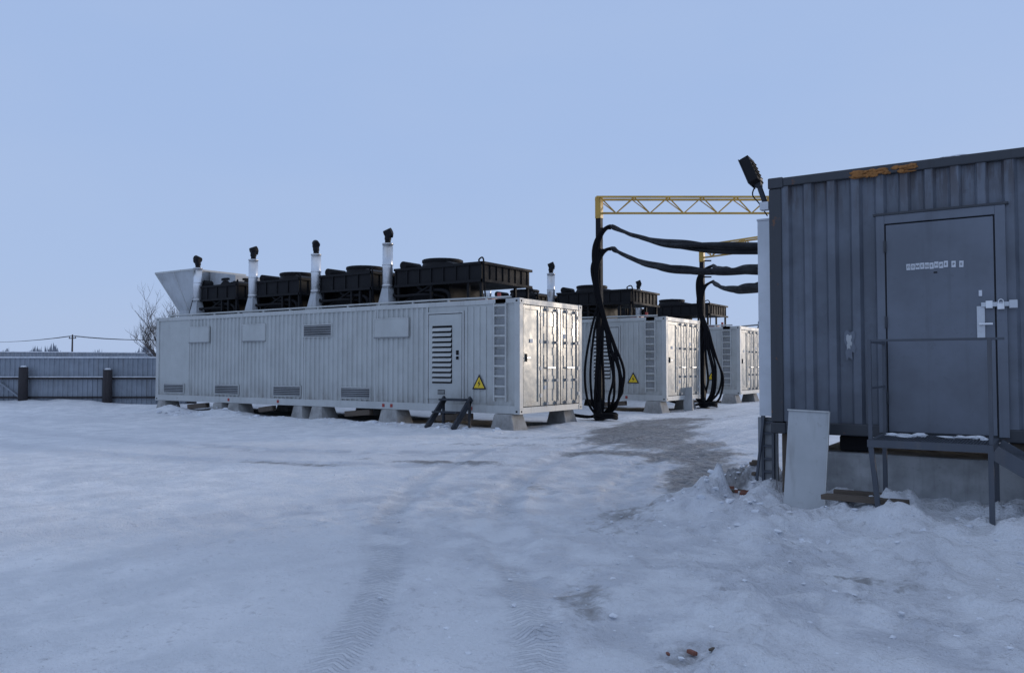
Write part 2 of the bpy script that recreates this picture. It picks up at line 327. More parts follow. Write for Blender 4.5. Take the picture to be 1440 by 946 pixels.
# ---------------------------------------------------------------- generator containers
Lc,Wc,Z0,Z1=15.43,3.2,.41,3.31
def build_container(e,hood=False,first=False):
    x0=-Lc
    fr=MB([])
    for y0 in (0,Wc-.14):
        fr.box((x0+.16,y0,Z0),(-.16,y0+.14,Z0+.20),'white2'); fr.box((x0+.16,y0,Z1-.12),(-.16,y0+.12,Z1),'white2')
    for xx in (x0,-.16):
        for y0 in (0,Wc-.16): fr.box((xx,y0,Z0+.13),(xx+.16,y0+.16,Z1-.13),'white2')
        for y0 in (-.004,Wc-.176):
            for z in (Z0-.006,Z1-.13): fr.box((xx-.004 if xx<-1 else xx-.016,y0,z),(xx+.176 if xx<-1 else .004+xx+.16,y0+.18,z+.136),'white2')
        fr.box((xx+.01,.16,Z0),(xx+.15,Wc-.16,Z0+.16),'white2'); fr.box((xx+.01,.16,Z1-.14),(xx+.15,Wc-.16,Z1),'white2')
    for y in (.05,Wc-.11):   # casting holes
        for z in (Z0+.035,Z1-.09): fr.box((-.005,y,z),(.006,y+.06,z+.05),'dark')
    for x in (-.12,x0+.06):
        for z in (Z0+.035,Z1-.09): fr.box((x,-.006,z),(x+.06,.01,z+.05),'dark')
    for i in range(10):
        x=x0+1.2+i*1.5; fr.box((x,.15,Z0+.02),(x+.1,Wc-.15,Z0+.12),'dark')
    for x in (-1.55,-4.3,-4.6,-9.0,-11.4): fr.box((x,-.012,Z0+.06),(x+.09,-.002,Z0+.15),'red')
    fr.box((x0+.1,.1,Z0+.13),(-.1,Wc-.1,Z0+.17),'dark')
    fr.box((x0+.12,.12,Z1-.06),(-.12,Wc-.12,Z1-.02),'grey')
    fr.obj('frame',e,.012)
    w=MB([])
    zA,zB=Z0+.20,Z1-.12
    seams=[-15.27,-13.53,-10.78,-7.87,-4.89,-2.99]
    for a,bx in zip(seams[:-1],seams[1:]):
        if a==-15.27: w.box((a,.035,zA),(bx-.03,.06,zB),'white')
        else: w.corr((a+.03,.02,0),(1,0,0),bx-a-.06,(0,1,0),zA,zB,'white',.19,.036)
        w.box((bx-.025,.008,zA),(bx+.025,.05,zB),'white2'); w.box((bx+.0251,.030,zA),(bx+.036,.045,zB),'dark')
    w.box((-2.96,.03,zA),(-.16,.06,zB),'white')
    for k in range(4): w.box((-1.72+k*.2,.010,zA+.05),(-1.64+k*.2,.03,zB-.05),'white')
    w.corr((-.16,Wc-.02,0),(-1,0,0),Lc-.32,(0,-1,0),zA,zB,'white')
    w.corr((x0+.03,.16,0),(0,1,0),Wc-.32,(1,0,0),Z0+.16,Z1-.14,'white')
    w.obj('side_walls',e)
    d=MB([])
    def louver(xa,xb,za,zb,n):
        d.box((xa,.0,za),(xb,.03,zb),'dark')
        d.box((xa-.03,-.012,zb),(xb+.03,.03,zb+.03),'white2'); d.box((xa-.03,-.012,za-.03),(xb+.03,.03,za),'white2')
        d.box((xa-.03,-.012,za),(xa,.03,zb),'white2'); d.box((xb,-.012,za),(xb+.03,.03,zb),'white2')
        p=(zb-za)/n
        for i in range(n):
            z=za+p*(i+.5); d.obox(((xa+xb)/2,-.008,z),(xb-xa,.012,p*.72),Matrix.Rotation(R(-38),3,'X'),'louver')
    o=11.07
    for a,bx in ((-25.99,-24.88),(-23.13,-21.95),(-20.23,-19.03),(-17.28,-16.15)): louver(a+o,bx+o,.70,.98,5)
    louver(-18.88+o,-17.72+o,2.50,2.83,5)
    for a,bx in ((-24.55,-23.51),(-21.73,-20.67),(-15.96,-14.74)):
        d.box((a+o,-.022,2.42),(bx+o,.028,2.92),'white'); 
        d.box((a+o-.03,-.03,2.39),(bx+o+.03,.03,2.42),'louver'); d.box((a+o-.03,-.03,2.92),(bx+o+.03,.03,2.95),'white2')
        d.box((a+o-.03,-.03,2.42),(a+o,.03,2.92),'white2');d.box((bx+o,-.03,2.42),(bx+o+.03,.03,2.92),'white2')
    xa,xb,za,zb=-2.99,-1.74,.74,3.0
    d.box((xa,-.012,za),(xa+.05,.034,zb),'white2'); d.box((xb-.05,-.012,za),(xb,.034,zb),'white2'); d.box((xa,-.012,zb),(xb,.034,zb+.05),'white2')
    d.box((xa+.05,.010,za),(xa+.068,.036,zb),'dark'); d.box((xb-.068,.010,za),(xb-.05,.036,zb),'dark'); d.box((xa+.068,.010,zb-.018),(xb-.068,.036,zb),'dark')
    d.box((xa+.07,-.012,za),(xb-.07,.034,zb-.02),'white')
    n=11; zl,zh=1.18,2.65; p=(zh-zl)/n
    d.box((-2.79,-.018,zl-.03),(-2.12,-.013,zh+.03),'dark')
    for i in range(n): d.obox((-2.455,-.032,zl+p*(i+.5)),(.64,.012,p*.86),Matrix.Rotation(R(-30),3,'X'),'white2')
    d.box((-2.6,-.02,.86),(-2.36,-.013,.98),'dark')
    for i in range(3): d.box((-2.59,-.028,.875+i*.035),(-2.37,-.02,.89+i*.035),'white2')
    d.box((-1.98,-.03,1.78),(-1.90,-.012,2.02),'dark'); d.cyl((-1.94,-.03,1.88),(-1.94,-.08,1.88),.015,.015,'steel',8); d.box((-1.96,-.09,1.87),(-1.82,-.07,1.89),'steel')
    for z in (1.1,1.9,2.7): d.cyl((xa+.05,-.02,z),(xa+.05,-.02,z+.12),.018,.018,'white2',8)
    d.obj('doors_and_louvers',e,.004)
    l=MB([])
    for xx in (-.78,-.42): l.box((xx,-.05,.72),(xx+.035,.03,3.2),'white2')
    for i in range(10): 
        z=.82+i*.255; l.box((-.745,-.045,z),(-.42,-.015,z+.05),'white2'); l.box((-.745,.0,z+.05),(-.42,.02,z+.20),'louver')
    l.obj('climbing_ladder',e,.004)
    t=MB([])
    cx,cz=-1.24,1.14
    def tri(r,y,mat): t.face([(cx-r*.87,y,cz-r*.5),(cx+r*.87,y,cz-r*.5),(cx,y,cz+r)],mat)
    tri(.26,-.010,'ink'); tri(.19,-.014,'signy')
    t.face([(cx+.02,-.018,cz+.12),(cx-.045,-.018,cz+.01),(cx-.0,-.018,cz+.02)],'ink'); t.face([(cx+.0,-.0185,cz+.035),(cx+.045,-.0185,cz+.03),(cx-.02,-.0185,cz-.075)],'ink')
    t.obj('hazard_sign',e)
    q=MB([])
    ya,yb=.16,Wc-.16; zA,zB=Z0+.16,Z1-.14
    doors=[(.18,.98),(1.02,2.0),(2.04,3.02)]
    q.box((-.10,ya,zA),(-.06,yb,zB),'dark')
    for k,(a,bb) in enumerate(doors):
        q.box((-.06,a,zA+.02),(-.035,bb,zB-.02),'endpaint')
        for (u0,u1,v0,v1) in ((a,a+.09,zA+.02,zB-.02),(bb-.09,bb,zA+.02,zB-.02),(a+.09,bb-.09,zB-.12,zB-.02),(a+.09,bb-.09,zA+.02,zA+.12)):
            q.box((-.035,u0,v0),(-.008,u1,v1),'endpaint')
        if k: 
            for zz in (.9,1.45,2.0,2.55): q.box((-.035,a+.11,zz+.1),(-.022,bb-.11,zz+.45),'endpaint')
            for yy in (a+.24,bb-.24):
                q.cyl((.03,yy,zA+.0),(.03,yy,zB),.019,.019,'louver',8)
                for zz in (zA+.03,1.2,2.2,zB-.12): q.box((-.02,yy-.05,zz),(.055,yy+.05,zz+.07),'louver')
            q.box((.035,a+.24,1.55),(.06,a+.62,1.59),'steel')
            for zz in (.8,1.5,2.2,2.9): q.box((-.02,(bb if k==2 else a)-.05,zz),(.012,(bb if k==2 else a)+.05,zz+.1),'white2')
        q.box((-.03,bb+.0,zA+.02),(-.004,bb+.035,zB-.02),'ink')
    q.box((-.03,.162,zA+.02),(-.004,.18,zB-.02),'ink'); q.box((-.03,.18,zB-.019),(-.004,3.0,zB-.001),'ink')
    q.box((-.01,.26,1.72),(.02,.32,1.92),'dark'); q.box((.02,.28,1.8),(.05,.42,1.83),'steel')
    for (yy,zz,s) in ((2.15,2.35,.12),(.5,2.2,.1),(1.2,1.0,.1)): q.box((-.021,yy,zz),(-.016,yy+s*1.4,zz+s),'paper')
    q.obj('end_doors',e,.006)
    st=MB([])
    for i in range(4):
        x=-4.93-2.98*i; y=.55
        st.box((x-.24,y-.22,Z1-.02),(x+.24,y+.22,Z1+.10),'white2')
        st.hexa([(x-.2,y-.18,Z1+.1),(x+.2,y-.18,Z1+.1),(x+.2,y+.18,Z1+.1),(x-.2,y+.18,Z1+.1),(x-.10,y-.10,Z1+.62),(x+.10,y-.10,Z1+.62),(x+.10,y+.10,Z1+.62),(x-.10,y+.10,Z1+.62)],'grey')
        h=(.06,-.02,.03,-.05)[i]
        st.cyl((x,y,Z1+.55),(x,y,5.10+h),.15,.15,'steel',24)
        for z in (Z1+.6,Z1+1.2,5.06+h): st.cyl((x,y,z),(x,y,z+.03),.163,.163,'steel',24)
        st.cyl((x,y,5.10+h),(x,y,5.24+h),.085,.085,'black',14)
        a=(.4,2.6,1.2,3.3)[i]; dx,dy=math.cos(a),math.sin(a)
        st.tube(catmull([(x,y,5.2+h),(x+.01*dx,y,5.28+h),(x+.05*dx,y+.05*dy,5.35+h),(x+.13*dx,y+.13*dy,5.36+h)],4),.10,'black',12,None)
        st.cyl((x-.10*dx,y-.10*dy,5.37+h),(x+.12*dx,y+.12*dy,5.45+h),.10,.11,'black',12)
    st.obj('exhaust_stacks',e)
    co=MB([])
    for i in range(4):
        cx=-3.70-3.08*i; xr=cx+(2.15 if i==0 else 1.2)
        ya,yb=.6,2.95; zt=4.40; zb=3.86
        co.box((cx-.95,ya,zb+.02),(xr-.05,yb,zt-.02),'black')
        for z in (zb,zt-.07): 
            co.box((cx-1.0,ya-.05,z),(xr,ya-.002,z+.07),'black'); co.box((xr-.048,ya-.05,z),(xr+.03,yb+.05,z+.07),'black')
        nx_=int((xr-cx+1.0)/.45)
        for k in range(nx_+1): 
            x=cx-.95+k*(xr-cx+.9)/nx_; co.box((x-.02,ya-.035,zb+.07),(x+.02,ya-.003,zt-.07),'black')
        for k in range(8): 
            y=ya+.05+k*.31; co.box((xr-.047,y,zb+.07),(xr-.02,y+.04,zt-.07),'black')
        cy=1.55; n=28
        co.cyl((cx,cy,zt-.03),(cx,cy,zt+.20),.66,.56,'black',n,False)
        co.cyl((cx,cy,zt+.20),(cx,cy,zt+.27),.60,.60,'black',n,False); co.cyl((cx,cy,zt+.20),(cx,cy,zt+.27),.54,.54,'black',n,False)
        for r in (.2,.34,.48,.57): 
            ring=[(cx+r*math.cos(t*2*math.pi/24),cy+r*math.sin(t*2*math.pi/24),zt+.275) for t in range(25)]; co.tube(ring,.010,'black',5)
        for k in range(6):
            a=k*math.pi/6; co.beam((cx-.58*math.cos(a),cy-.58*math.sin(a),zt+.28),(cx+.58*math.cos(a),cy+.58*math.sin(a),zt+.28),.015,.012,'black')
        for k in range(7):
            a=k*2*math.pi/7; co.obox((cx+.3*math.cos(a),cy+.3*math.sin(a),zt+.08),(.42,.17,.012),Matrix.Rotation(a,3,'Z')@Matrix.Rotation(R(28),3,'X'),'black')
        co.cyl((cx,cy,zt-.0),(cx,cy,zt+.33),.09,.09,'black',12)
        co.hexa([(cx-1.6,ya+.1,3.42),(cx-.951,ya+.1,3.42),(cx-.951,yb-.1,3.42),(cx-1.6,yb-.1,3.42),(cx-1.3,ya+.1,4.12),(cx-.951,ya+.1,4.30),(cx-.951,yb-.1,4.30),(cx-1.3,yb-.1,4.12)],'black')
        for k in range(5): co.beam((cx-1.57+.12*k,ya+.06,3.42),(cx-1.29+.07*k,ya+.06,4.12),.02,.03,'black')
        for x in (cx-.9,cx+.3,xr-.12,xr-.55):
            for y in (ya+.0,yb-.08): co.box((x,y,Z1-.01),(x+.07,y+.07,zb+.03),'black')
        for y in (ya+.03,yb-.04): co.beam((cx-.85,y,Z1+.05),(cx+.3,y,zb),.04,.04,'black')
        co.box((cx-1.2,ya+.5,Z1+.02),(cx+.6,yb-.4,Z1+.58),'black'); co.box((cx-.6,ya+.2,Z1+.02),(cx+.2,ya+.6,Z1+.36),'black')
        co.tube(catmull([(cx+.9,ya+.15,Z1),(cx+.9,ya+.1,Z1+.30),(cx+.6,ya+.1,Z1+.42),(cx+.0,ya+.1,Z1+.44),(cx-.3,ya+.1,zb+.1)],6),.055,'black',10)
        co.tube(catmull([(cx+.5,ya+.35,Z1),(cx+.5,ya+.3,Z1+.25),(cx+.1,ya+.0,Z1+.3),(cx-.9,ya-.05,Z1+.3),(cx-1.1,ya+.2,Z1+.5)],6),.045,'black',10)
        co.cyl((cx-.78,ya+.1,zt+.10),(cx-.78,ya+.8,zt+.10),.12,.12,'black',14)
        co.hexa([(cx+.72,ya+.1,zt-.02),(cx+1.1,ya+.1,zt-.02),(cx+1.1,yb-.1,zt-.02),(cx+.72,yb-.1,zt-.02),(cx+.78,ya+.15,zt+.12),(cx+1.0,ya+.15,zt+.05),(cx+1.0,yb-.15,zt+.05),(cx+.78,yb-.15,zt+.12)],'black')
        co.tube(catmull([(xr-.3,ya+.3,zt),(xr-.3,ya+.2,zt+.08),(xr,ya,zt+.06),(xr+.05,ya-.02,zb-.1),(xr,ya+.1,Z1+.1)],5),.022,'rubber',6)
    co.obj('roof_coolers',e)
    rp=MB([])
    rp.tube([(x0+.4,.2,Z1+.08),(-3.2,.2,Z1+.08),(-2.6,.22,Z1+.08),(-.4,.22,Z1+.06)],.028,'white2',8)
    for i in range(12): rp.box((x0+.5+i*1.25,.17,Z1-.01),(x0+.55+i*1.25,.23,Z1+.07),'white2')
    rp.box((-1.5,.35,Z1-.01),(-1.1,.6,Z1+.09),'red'); rp.cyl((-.9,.4,Z1),(-.9,.4,Z1+.2),.05,.05,'red',10)
    rp.obj('roof_pipe',e)
    if hood:
        h=MB([])
        T=[(-16.1,.35),(-13.85,.35),(-13.85,2.55),(-16.1,2.55)]; B=[(-15.3,.8),(-14.2,.8),(-14.2,2.1),(-15.3,2.1)]
        za,zb=Z1,4.98
        for i in range(4):
            j=(i+1)%4; h.face([(*B[i],za+.3),(*B[j],za+.3),(*T[j],zb),(*T[i],zb)],'grey')
            h.face([(*B[i],za-.03),(*B[j],za-.03),(*B[j],za+.3),(*B[i],za+.3)],'grey')
            h.beam((*T[i],zb),(*T[j],zb),.05,.06,'white2'); h.beam((*B[i],za+.3),(*T[i],zb),.04,.04,'white2')
            mb=[(B[i][0]+B[j][0])/2,(B[i][1]+B[j][1])/2,za+.3]; mt=[(T[i][0]+T[j][0])/2,(T[i][1]+T[j][1])/2,zb]; h.beam(mb,mt,.035,.035,'white2')
        h.face([(-15.3,.8,za+.31),(-14.2,.8,za+.31),(-14.2,2.1,za+.31),(-15.3,2.1,za+.31)],'dark')
        h.hexa([(-13.8,1.0,4.35),(-12.4,1.0,4.55),(-12.4,2.9,4.55),(-13.8,2.9,4.35),(-13.8,1.0,4.95),(-12.4,1.0,4.75),(-12.4,2.9,4.75),(-13.8,2.9,4.95)],'grey')
        h.obj('air_outlet_hood',e)
    cb=MB([])
    rnd=random.Random(3)
    for x in [-15.2,-12.1,-11.3,-8.2,-7.4,-4.6,-.75]:
        for y in (-.12,Wc-.6):
            w0=rnd.uniform(.35,.55); cb.hexa([(x-.1,y,-.1),(x+w0+.15,y,-.1),(x+w0+.15,y+.7,-.1),(x-.1,y+.7,-.1),(x,y+.08,Z0-.008),(x+w0,y+.08,Z0-.008),(x+w0,y+.62,Z0-.008),(x,y+.62,Z0-.008)],'concblock')
    for x in (-13.6,-9.9,-6.1,-2.7): cb.beam((x,.1,.22),(x+rnd.uniform(.5,1.2),.15,.30),.18,.16,'wood')
    cb.obj('concrete_supports',e,.02)
for i,y0 in enumerate((16.88,26.04,33.9)):
    e=empty('generator_container',( -11.07,y0,0)); build_container(e,hood=(i==0),first=(i==0))

s=MB([])
for x in (-13.30,-12.45):
    s.beam((x,16.72,.78),(x,15.95,.02),.06,.16,'darksteel'); s.box((x-.03,16.62,.0),(x+.03,16.68,.72),'darksteel')
s.box((-13.27,16.4,.72),(-12.48,16.74,.77),'darksteel'); s.box((-13.27,16.12,.42),(-12.48,16.36,.46),'darksteel')
s.obj('metal_steps',None,.006)

# ---------------------------------------------------------------- cable gantries
r3=Vector((.831,.556,0))
def gantry(base,top,dirv,L,name):
    e=empty(name,(base[0],base[1],0)); g_=MB([])
    g_.box((-.08,-.08,-.1),(.08,.08,top-.62),'poleblack'); g_.box((-.09,-.09,top-.62),(.09,.09,top+.02),'yellow')
    g_.box((-.2,-.2,-.05),(.2,.2,.05),'poleblack')
    g_.obj('mast',e,.008)
    t=MB([]); D=Vector((*dirv,0)).normalized(); P=Vector((-D.y,D.x,0))*.2
    zt,zb=top-.02,top-.46
    for o,z in ((P,zt),(-P,zt),(P*0,zb)): t.beam(D*-.1+o+Vector((0,0,z)),D*L+o+Vector((0,0,z)),.055,.055,'yellow')
    n=int(L/.95); p=L/n
    for i in range(n):
        a=D*(i*p);c=D*((i+1)*p);mm=D*((i+.5)*p)
        for o in (P,-P):
            t.beam(a+o+Vector((0,0,zt)),mm+Vector((0,0,zb)),.028,.028,'yellow'); t.beam(mm+Vector((0,0,zb)),c+o+Vector((0,0,zt)),.028,.028,'yellow')
        t.beam(a+P+Vector((0,0,zt)),a-P+Vector((0,0,zt)),.03,.03,'yellow')
    t.obj('lattice_beam',e)
    f=MB([]); q=D*L; f.box((q.x-.07,q.y-.07,-.1),(q.x+.07,q.y+.07,top-.5),'poleblack'); f.obj('far_mast',e)
    h=MB([])
    for z in (5.62,5.0):
        if z>top: continue
        h.beam((0,0,z),tuple(r3*.35+Vector((0,0,z))),.05,.05,'poleblack')
    h.obj('cable_brackets',e)
    return e
gantry((-10.99,21.0),6.53,(.83,.556),9.9,'cable_gantry')
gantry((-11.1,29.6),6.19,(.946,-.324),8.6,'cable_gantry')

def cables(base,hooks,ends,name,n=4,seed=1,rad=.04,sag0=.35):
    rnd=random.Random(seed); c=MB([]); B=Vector((base[0],base[1],0)); f3=Vector((-.556,.831,0))
    ci=0
    for hi,(hz,ez) in enumerate(zip(hooks,ends)):
        s0=sag0+.12*hi
        for k in range(n):
            j=lambda s:rnd.uniform(-s,s)
            w=(.10,.30,.46,.62,-.10)[(ci*2+k)%5]+j(.06); ci+=1
            E=Vector((-2.93,9.80+.09*k,ez+j(.03)))
            hx=.34+j(.05)
            H_=B+r3*hx+Vector((0,0,hz+.05+j(.03)))-f3*.12
            pts=[B+r3*(w*.5+j(.15))+f3*(.2+j(.2))+Vector((0,0,.10+.08*rnd.random())),
                 B+r3*(w*1.0+j(.05))+f3*(.0+j(.1))+Vector((0,0,.55+j(.15))),
                 B+r3*(w*1.2+j(.04))-f3*.1+Vector((0,0,1.25+j(.2))),
                 B+r3*(w*.75+j(.04))-f3*.12+Vector((0,0,2.1+j(.2))),
                 B+r3*(w*.15+.06+j(.05))-f3*.14+Vector((0,0,3.0+j(.1))),
                 B+r3*(-.10+j(.06))-f3*.14+Vector((0,0,hz*.72+j(.06))),
                 B+r3*(-.22+.06*k+j(.03))-f3*.14+Vector((0,0,hz-.62+j(.06))),
                 B+r3*(.0+.03*k)-f3*.13+Vector((0,0,hz-.14+j(.03))),H_]
            for t in (.06,.14,.26,.4,.55,.7,.85):
                p=H_.lerp(E,t); p.z-=4*s0*t*(1-t)*.5; p+=r3*j(.02)+Vector((0,0,j(.02)+.03*math.sin(k*2+t*9))); pts.append(p)
            pts.append(E)
            c.tube(catmull(pts,8),rad,'rubber',8)
    for k in range(3):
        ring=[B+r3*(.15+.32*math.cos(a*.35+k))+f3*(-.15+.25*math.sin(a*.35+k))+Vector((0,0,.12+.05*k+.02*math.sin(a))) for a in range(19)]
        c.tube(ring,rad,'rubber',8)
    for k in range(3):
        c.tube(catmull([B+Vector((-.1,.1,.2)),B+Vector((-.5,-.0+.1*k,.12)),B+Vector((-1.2,-.5,.3)),B+Vector((-1.6,-.9,.6))],8),rad,'rubber',8)
    for k in range(2):
        w=.28+.16*k
        c.tube(catmull([B+Vector((0,0,3.3+.3*k))-f3*.12,B-r3*w*.6-f3*.1+Vector((0,0,2.6)),B-r3*w-f3*.1+Vector((0,0,1.5)),B-r3*w*.8+Vector((0,0,.6)),B-r3*.2*w+Vector((0,0,.15))],8),rad*.9,'rubber',8)
    c.obj(name)
cables((-10.99,21.0),(5.62,5.0),(3.04,2.76),'power_cables',4,1)
cables((-11.1,29.6),(5.35,4.75),(2.78,2.58),'power_cables',4,5,.042,.15)

# ---------------------------------------------------------------- control container (right)
e=empty('control_container',(0,0,0))
ax,bx,ya,yb,za,zb=-2.70,3.36,9.34,11.78,.85,3.75
f=MB([])
for yy in (ya,yb-.1):
    f.box((ax+.16,yy,za),(bx-.16,yy+.1,za+.13),'sheddark'); f.box((ax+.16,yy,zb-.10),(bx-.16,yy+.1,zb),'sheddark')
for xx in (ax,bx-.14):
    for yy in (ya,yb-.14): f.box((xx,yy,za+.12),(xx+.14,yy+.14,zb-.12),'sheddark')
    for yy in (ya-.008,yb-.162): 
        for z in (za-.008,zb-.115): f.box((xx-.008,yy,z),(xx+.162,yy+.17,z+.123),'sheddark')
    f.box((xx+.02,ya+.14,za),(xx+.12,yb-.14,za+.12),'sheddark'); f.box((xx+.02,ya+.14,zb-.1),(xx+.12,yb-.14,zb),'sheddark')
f.obj('frame',e,.012)
w=MB([])
w.corr((ax+.14,ya+.02,0),(1,0,0),-1.56-ax-.14,(0,1,0),za+.13,zb-.10,'shed',.25,.05)
w.corr((-.38,ya+.02,0),(1,0,0),bx-.14+.38,(0,1,0),za+.13,zb-.10,'shed',.25,.05)
w.corr((-1.56,ya+.02,0),(1,0,0),1.18,(0,1,0),3.20,zb-.10,'shed',.25,.05)
w.corr((ax+.03,ya+.14,0),(0,1,0),yb-ya-.28,(1,0,0),za+.12,zb-.1,'shed')
w.corr((bx-.03,ya+.14,0),(0,1,0),yb-ya-.28,(-1,0,0),za+.12,zb-.1,'shed')
w.corr((bx-.14,yb-.02,0),(-1,0,0),bx-ax-.28,(0,-1,0),za+.13,zb-.1,'shed')
w.box((ax+.1,ya+.1,zb-.05),(bx-.1,yb-.1,zb-.02),'sheddark'); w.box((ax+.1,ya+.1,za+.03),(bx-.1,yb-.1,za+.09),'dark')
w.obj('walls',e)
d=MB([])
d.box((-1.56,ya-.018,za+.05),(-1.48,ya+.07,3.20),'sheddoor'); d.box((-.47,ya-.018,za+.05),(-.38,ya+.07,3.20),'sheddoor'); d.box((-1.48,ya-.018,3.11),(-.47,ya+.07,3.20),'sheddoor')
d.box((-1.59,ya-.026,3.2),(-.35,ya+.03,3.225),'sheddark')
d.box((-1.48,ya+.025,za+.05),(-.47,ya+.05,3.11),'dark')
d.box((-1.466,ya-.012,.915),(-.484,ya+.024,3.096),'sheddoor')
d.box((-1.478,ya-.014,.90),(-1.47,ya+.02,3.10),'ink'); d.box((-.48,ya-.014,.90),(-.472,ya+.02,3.10),'ink')
for z in (1.2,2.0,2.8): d.cyl((-1.475,ya-.03,z),(-1.475,ya-.03,z+.13),.012,.012,'sheddark',8)
d.obj('door',e,.005)
k=MB([])
k.box((-.64,ya-.028,1.88),(-.57,ya-.013,2.20),'galv'); k.cyl((-.605,ya-.03,2.02),(-.605,ya-.075,2.02),.013,.013,'steel',8); k.box((-.62,ya-.085,2.01),(-.50,ya-.07,2.03),'steel')
k.box((-.60,ya-.045,2.19),(-.30,ya-.03,2.235),'galv'); k.box((-.56,ya-.055,2.175),(-.50,ya-.046,2.25),'steel'); k.box((-.36,ya-.055,2.17),(-.29,ya-.03,2.25),'galv')
k.box((-.46,ya-.075,2.16),(-.40,ya-.046,2.215),'steel'); k.tube(catmull([(-.45,ya-.06,2.21),(-.45,ya-.06,2.245),(-.43,ya-.06,2.26),(-.41,ya-.06,2.245),(-.41,ya-.06,2.21)],4),.006,'steel',6)
k.box((-.62,ya-.024,2.30),(-.59,ya-.013,2.36),'paper')
k.obj('lock_and_hasp',e,.003)
sg=MB([])
txt='ПОМЕЩЕНИЕ Р Е'; x=-1.275
tiles=[]
for ch in txt:
    if ch!=' ':
        rot=Matrix.Rotation(random.uniform(-.05,.05),3,'Y'); cz=2.640+random.uniform(-.005,.005)
        sg.obox((x+.021,ya-.0145,cz),(.038,.002,.064),rot,'paper'); tiles.append((ch,x+.021,cz))
    x+=.0435 if ch!=' ' else .026
sg.box((-1.02,ya-.014,2.555),(-.985,ya-.0125,2.575),'ink')
sg.obj('door_label_tiles',e)
for ch,cx,cz in tiles:
    cu=bpy.data.curves.new('letter','FONT'); cu.body=ch; cu.size=.032; cu.align_x='CENTER'; cu.offset=.0006; cu.materials.append(M['ink'])
    o=bpy.data.objects.new('label_letter',cu); o.parent=e; o.location=(cx,ya-.0165,cz-.011); o.rotation_euler=(R(90),0,0); scene.collection.objects.link(o)
p=MB([])
pts=[(-1.90,1.97),(-1.875,2.0),(-1.84,1.965),(-1.80,1.99),(-1.79,1.93),(-1.81,1.86),(-1.785,1.80),(-1.80,1.74),(-1.825,1.76),(-1.82,1.67),(-1.86,1.70),(-1.88,1.66),(-1.895,1.75),(-1.88,1.81),(-1.905,1.88)]
p.face([(a,ya+.012,z) for a,z in pts],'sheddoor'); p.face([(a*.5-.93,ya+.009,z*.5+.95) for a,z in pts],'panel'); p.obj('torn_notice',e)
def lumps(name,parent,mat,items,seed=0,sub=2,sm=True):
    rnd=random.Random(seed); V=[];F_=[]
    import bmesh
    bm=bmesh.new(); bmesh.ops.create_icosphere(bm,subdivisions=sub,radius=1); base=[v.co.copy() for v in bm.verts]; fc=[[v.index for v in ff.verts] for ff in bm.faces]; bm.free()
    for (c,s) in items:
        rot=Matrix.Rotation(rnd.uniform(0,6.28),3,Vector((rnd.uniform(-1,1),rnd.uniform(-1,1),rnd.uniform(-1,1))).normalized()); ph=[rnd.uniform(0,6) for _ in range(3)]; b0=len(V)
        for v in base:
            k=1+.28*math.sin(3.1*v.x+ph[0])*math.cos(2.7*v.y+ph[1])+.2*math.sin(5*v.z+ph[2])+rnd.uniform(-.2,.2)
            q=rot@(v*k); V.append((c[0]+q.x*s[0],c[1]+q.y*s[1],c[2]+q.z*s[2]))
        F_+=[tuple(b0+i for i in q) for q in fc]
    me_=bpy.data.meshes.new(name); me_.from_pydata(V,[],F_); me_.materials.append(M[mat]); me_.polygons.foreach_set('use_smooth',[sm]*len(F_)); me_.update()
    o=bpy.data.objects.new(name,me_); scene.collection.objects.link(o); 
    if parent: o.parent=parent
    return o
rr=random.Random(4)
lumps('rusty_foam',e,'rust',[((rr.uniform(-1.78,-1.18),ya-.006+rr.uniform(-.006,.01),3.675+rr.uniform(-.03,.03)),(rr.uniform(.02,.055),.016,rr.uniform(.010,.022))) for _ in range(60)],1)
lumps('roof_edge_snow',e,'snow',[((rr.uniform(-1.1,2.5),ya+.05+rr.uniform(-.03,.04),3.75),(rr.uniform(.05,.16),.04,rr.uniform(.006,.014))) for _ in range(30)],6)
c=MB([])
c.box((-2.905,9.58,1.02),(-2.71,10.9,3.32),'galv'); c.box((-2.912,9.572,3.32),(-2.70,10.91,3.345),'galv'); c.box((-2.912,9.572,2.1),(-2.905,10.91,2.13),'galv')
c.box((-2.90,9.62,.20),(-2.87,9.66,1.02),'stair'); c.box((-2.78,9.62,.15),(-2.75,9.66,1.02),'stair')
for z in (.35,.5,.65,.8,.93): c.box((-2.87,9.625,z),(-2.78,9.655,z+.03),'stair')
c.beam((-2.97,9.60,.12),(-2.86,9.60,1.02),.03,.03,'stair'); c.box((-2.95,9.66,.1),(-2.72,9.70,1.0),'louver')
c.obj('cable_entry_box',e,.006)
c=MB([])
c.box((-2.28,9.44,-.3),(3.3,11.7,.66),'conc'); 
for x in (-2.62,-.4,1.6,3.0): c.box((x,9.46,.66 if x>-2.5 else -.2),(x+.3,9.9,.842),'wood')
c.box((-2.0,9.5,.67),(-1.7,9.8,.84),'dark')
c.obj('concrete_foundation',None,.02)
e=empty('flood_light',(-2.90,9.36,3.87))
c=MB([]); rot=Matrix.Rotation(R(-24),3,'Y')@Matrix.Rotation(R(-10),3,'X')
c.obox((0,0,.0),(.11,.20,.33),rot,'black')
c.obox(rot@Vector((-.062,0,0)),(.012,.215,.345),rot,'darksteel')
for i in range(5): c.obox(rot@Vector((.062,0,-.11+i*.05)),(.014,.18,.014),rot,'black')
c.obj('lamp_head',e,.012)
c=MB([]); c.tube(catmull([(.07,.02,-.12),(.09,.02,-.2),(.12,.03,-.3),(.14,.05,-.38)],5),.03,'darksteel',8)
c.box((.09,.0,-.46),(.19,.1,-.37),'galv'); c.box((.04,-.02,-.19),(.11,.06,-.09),'darksteel')
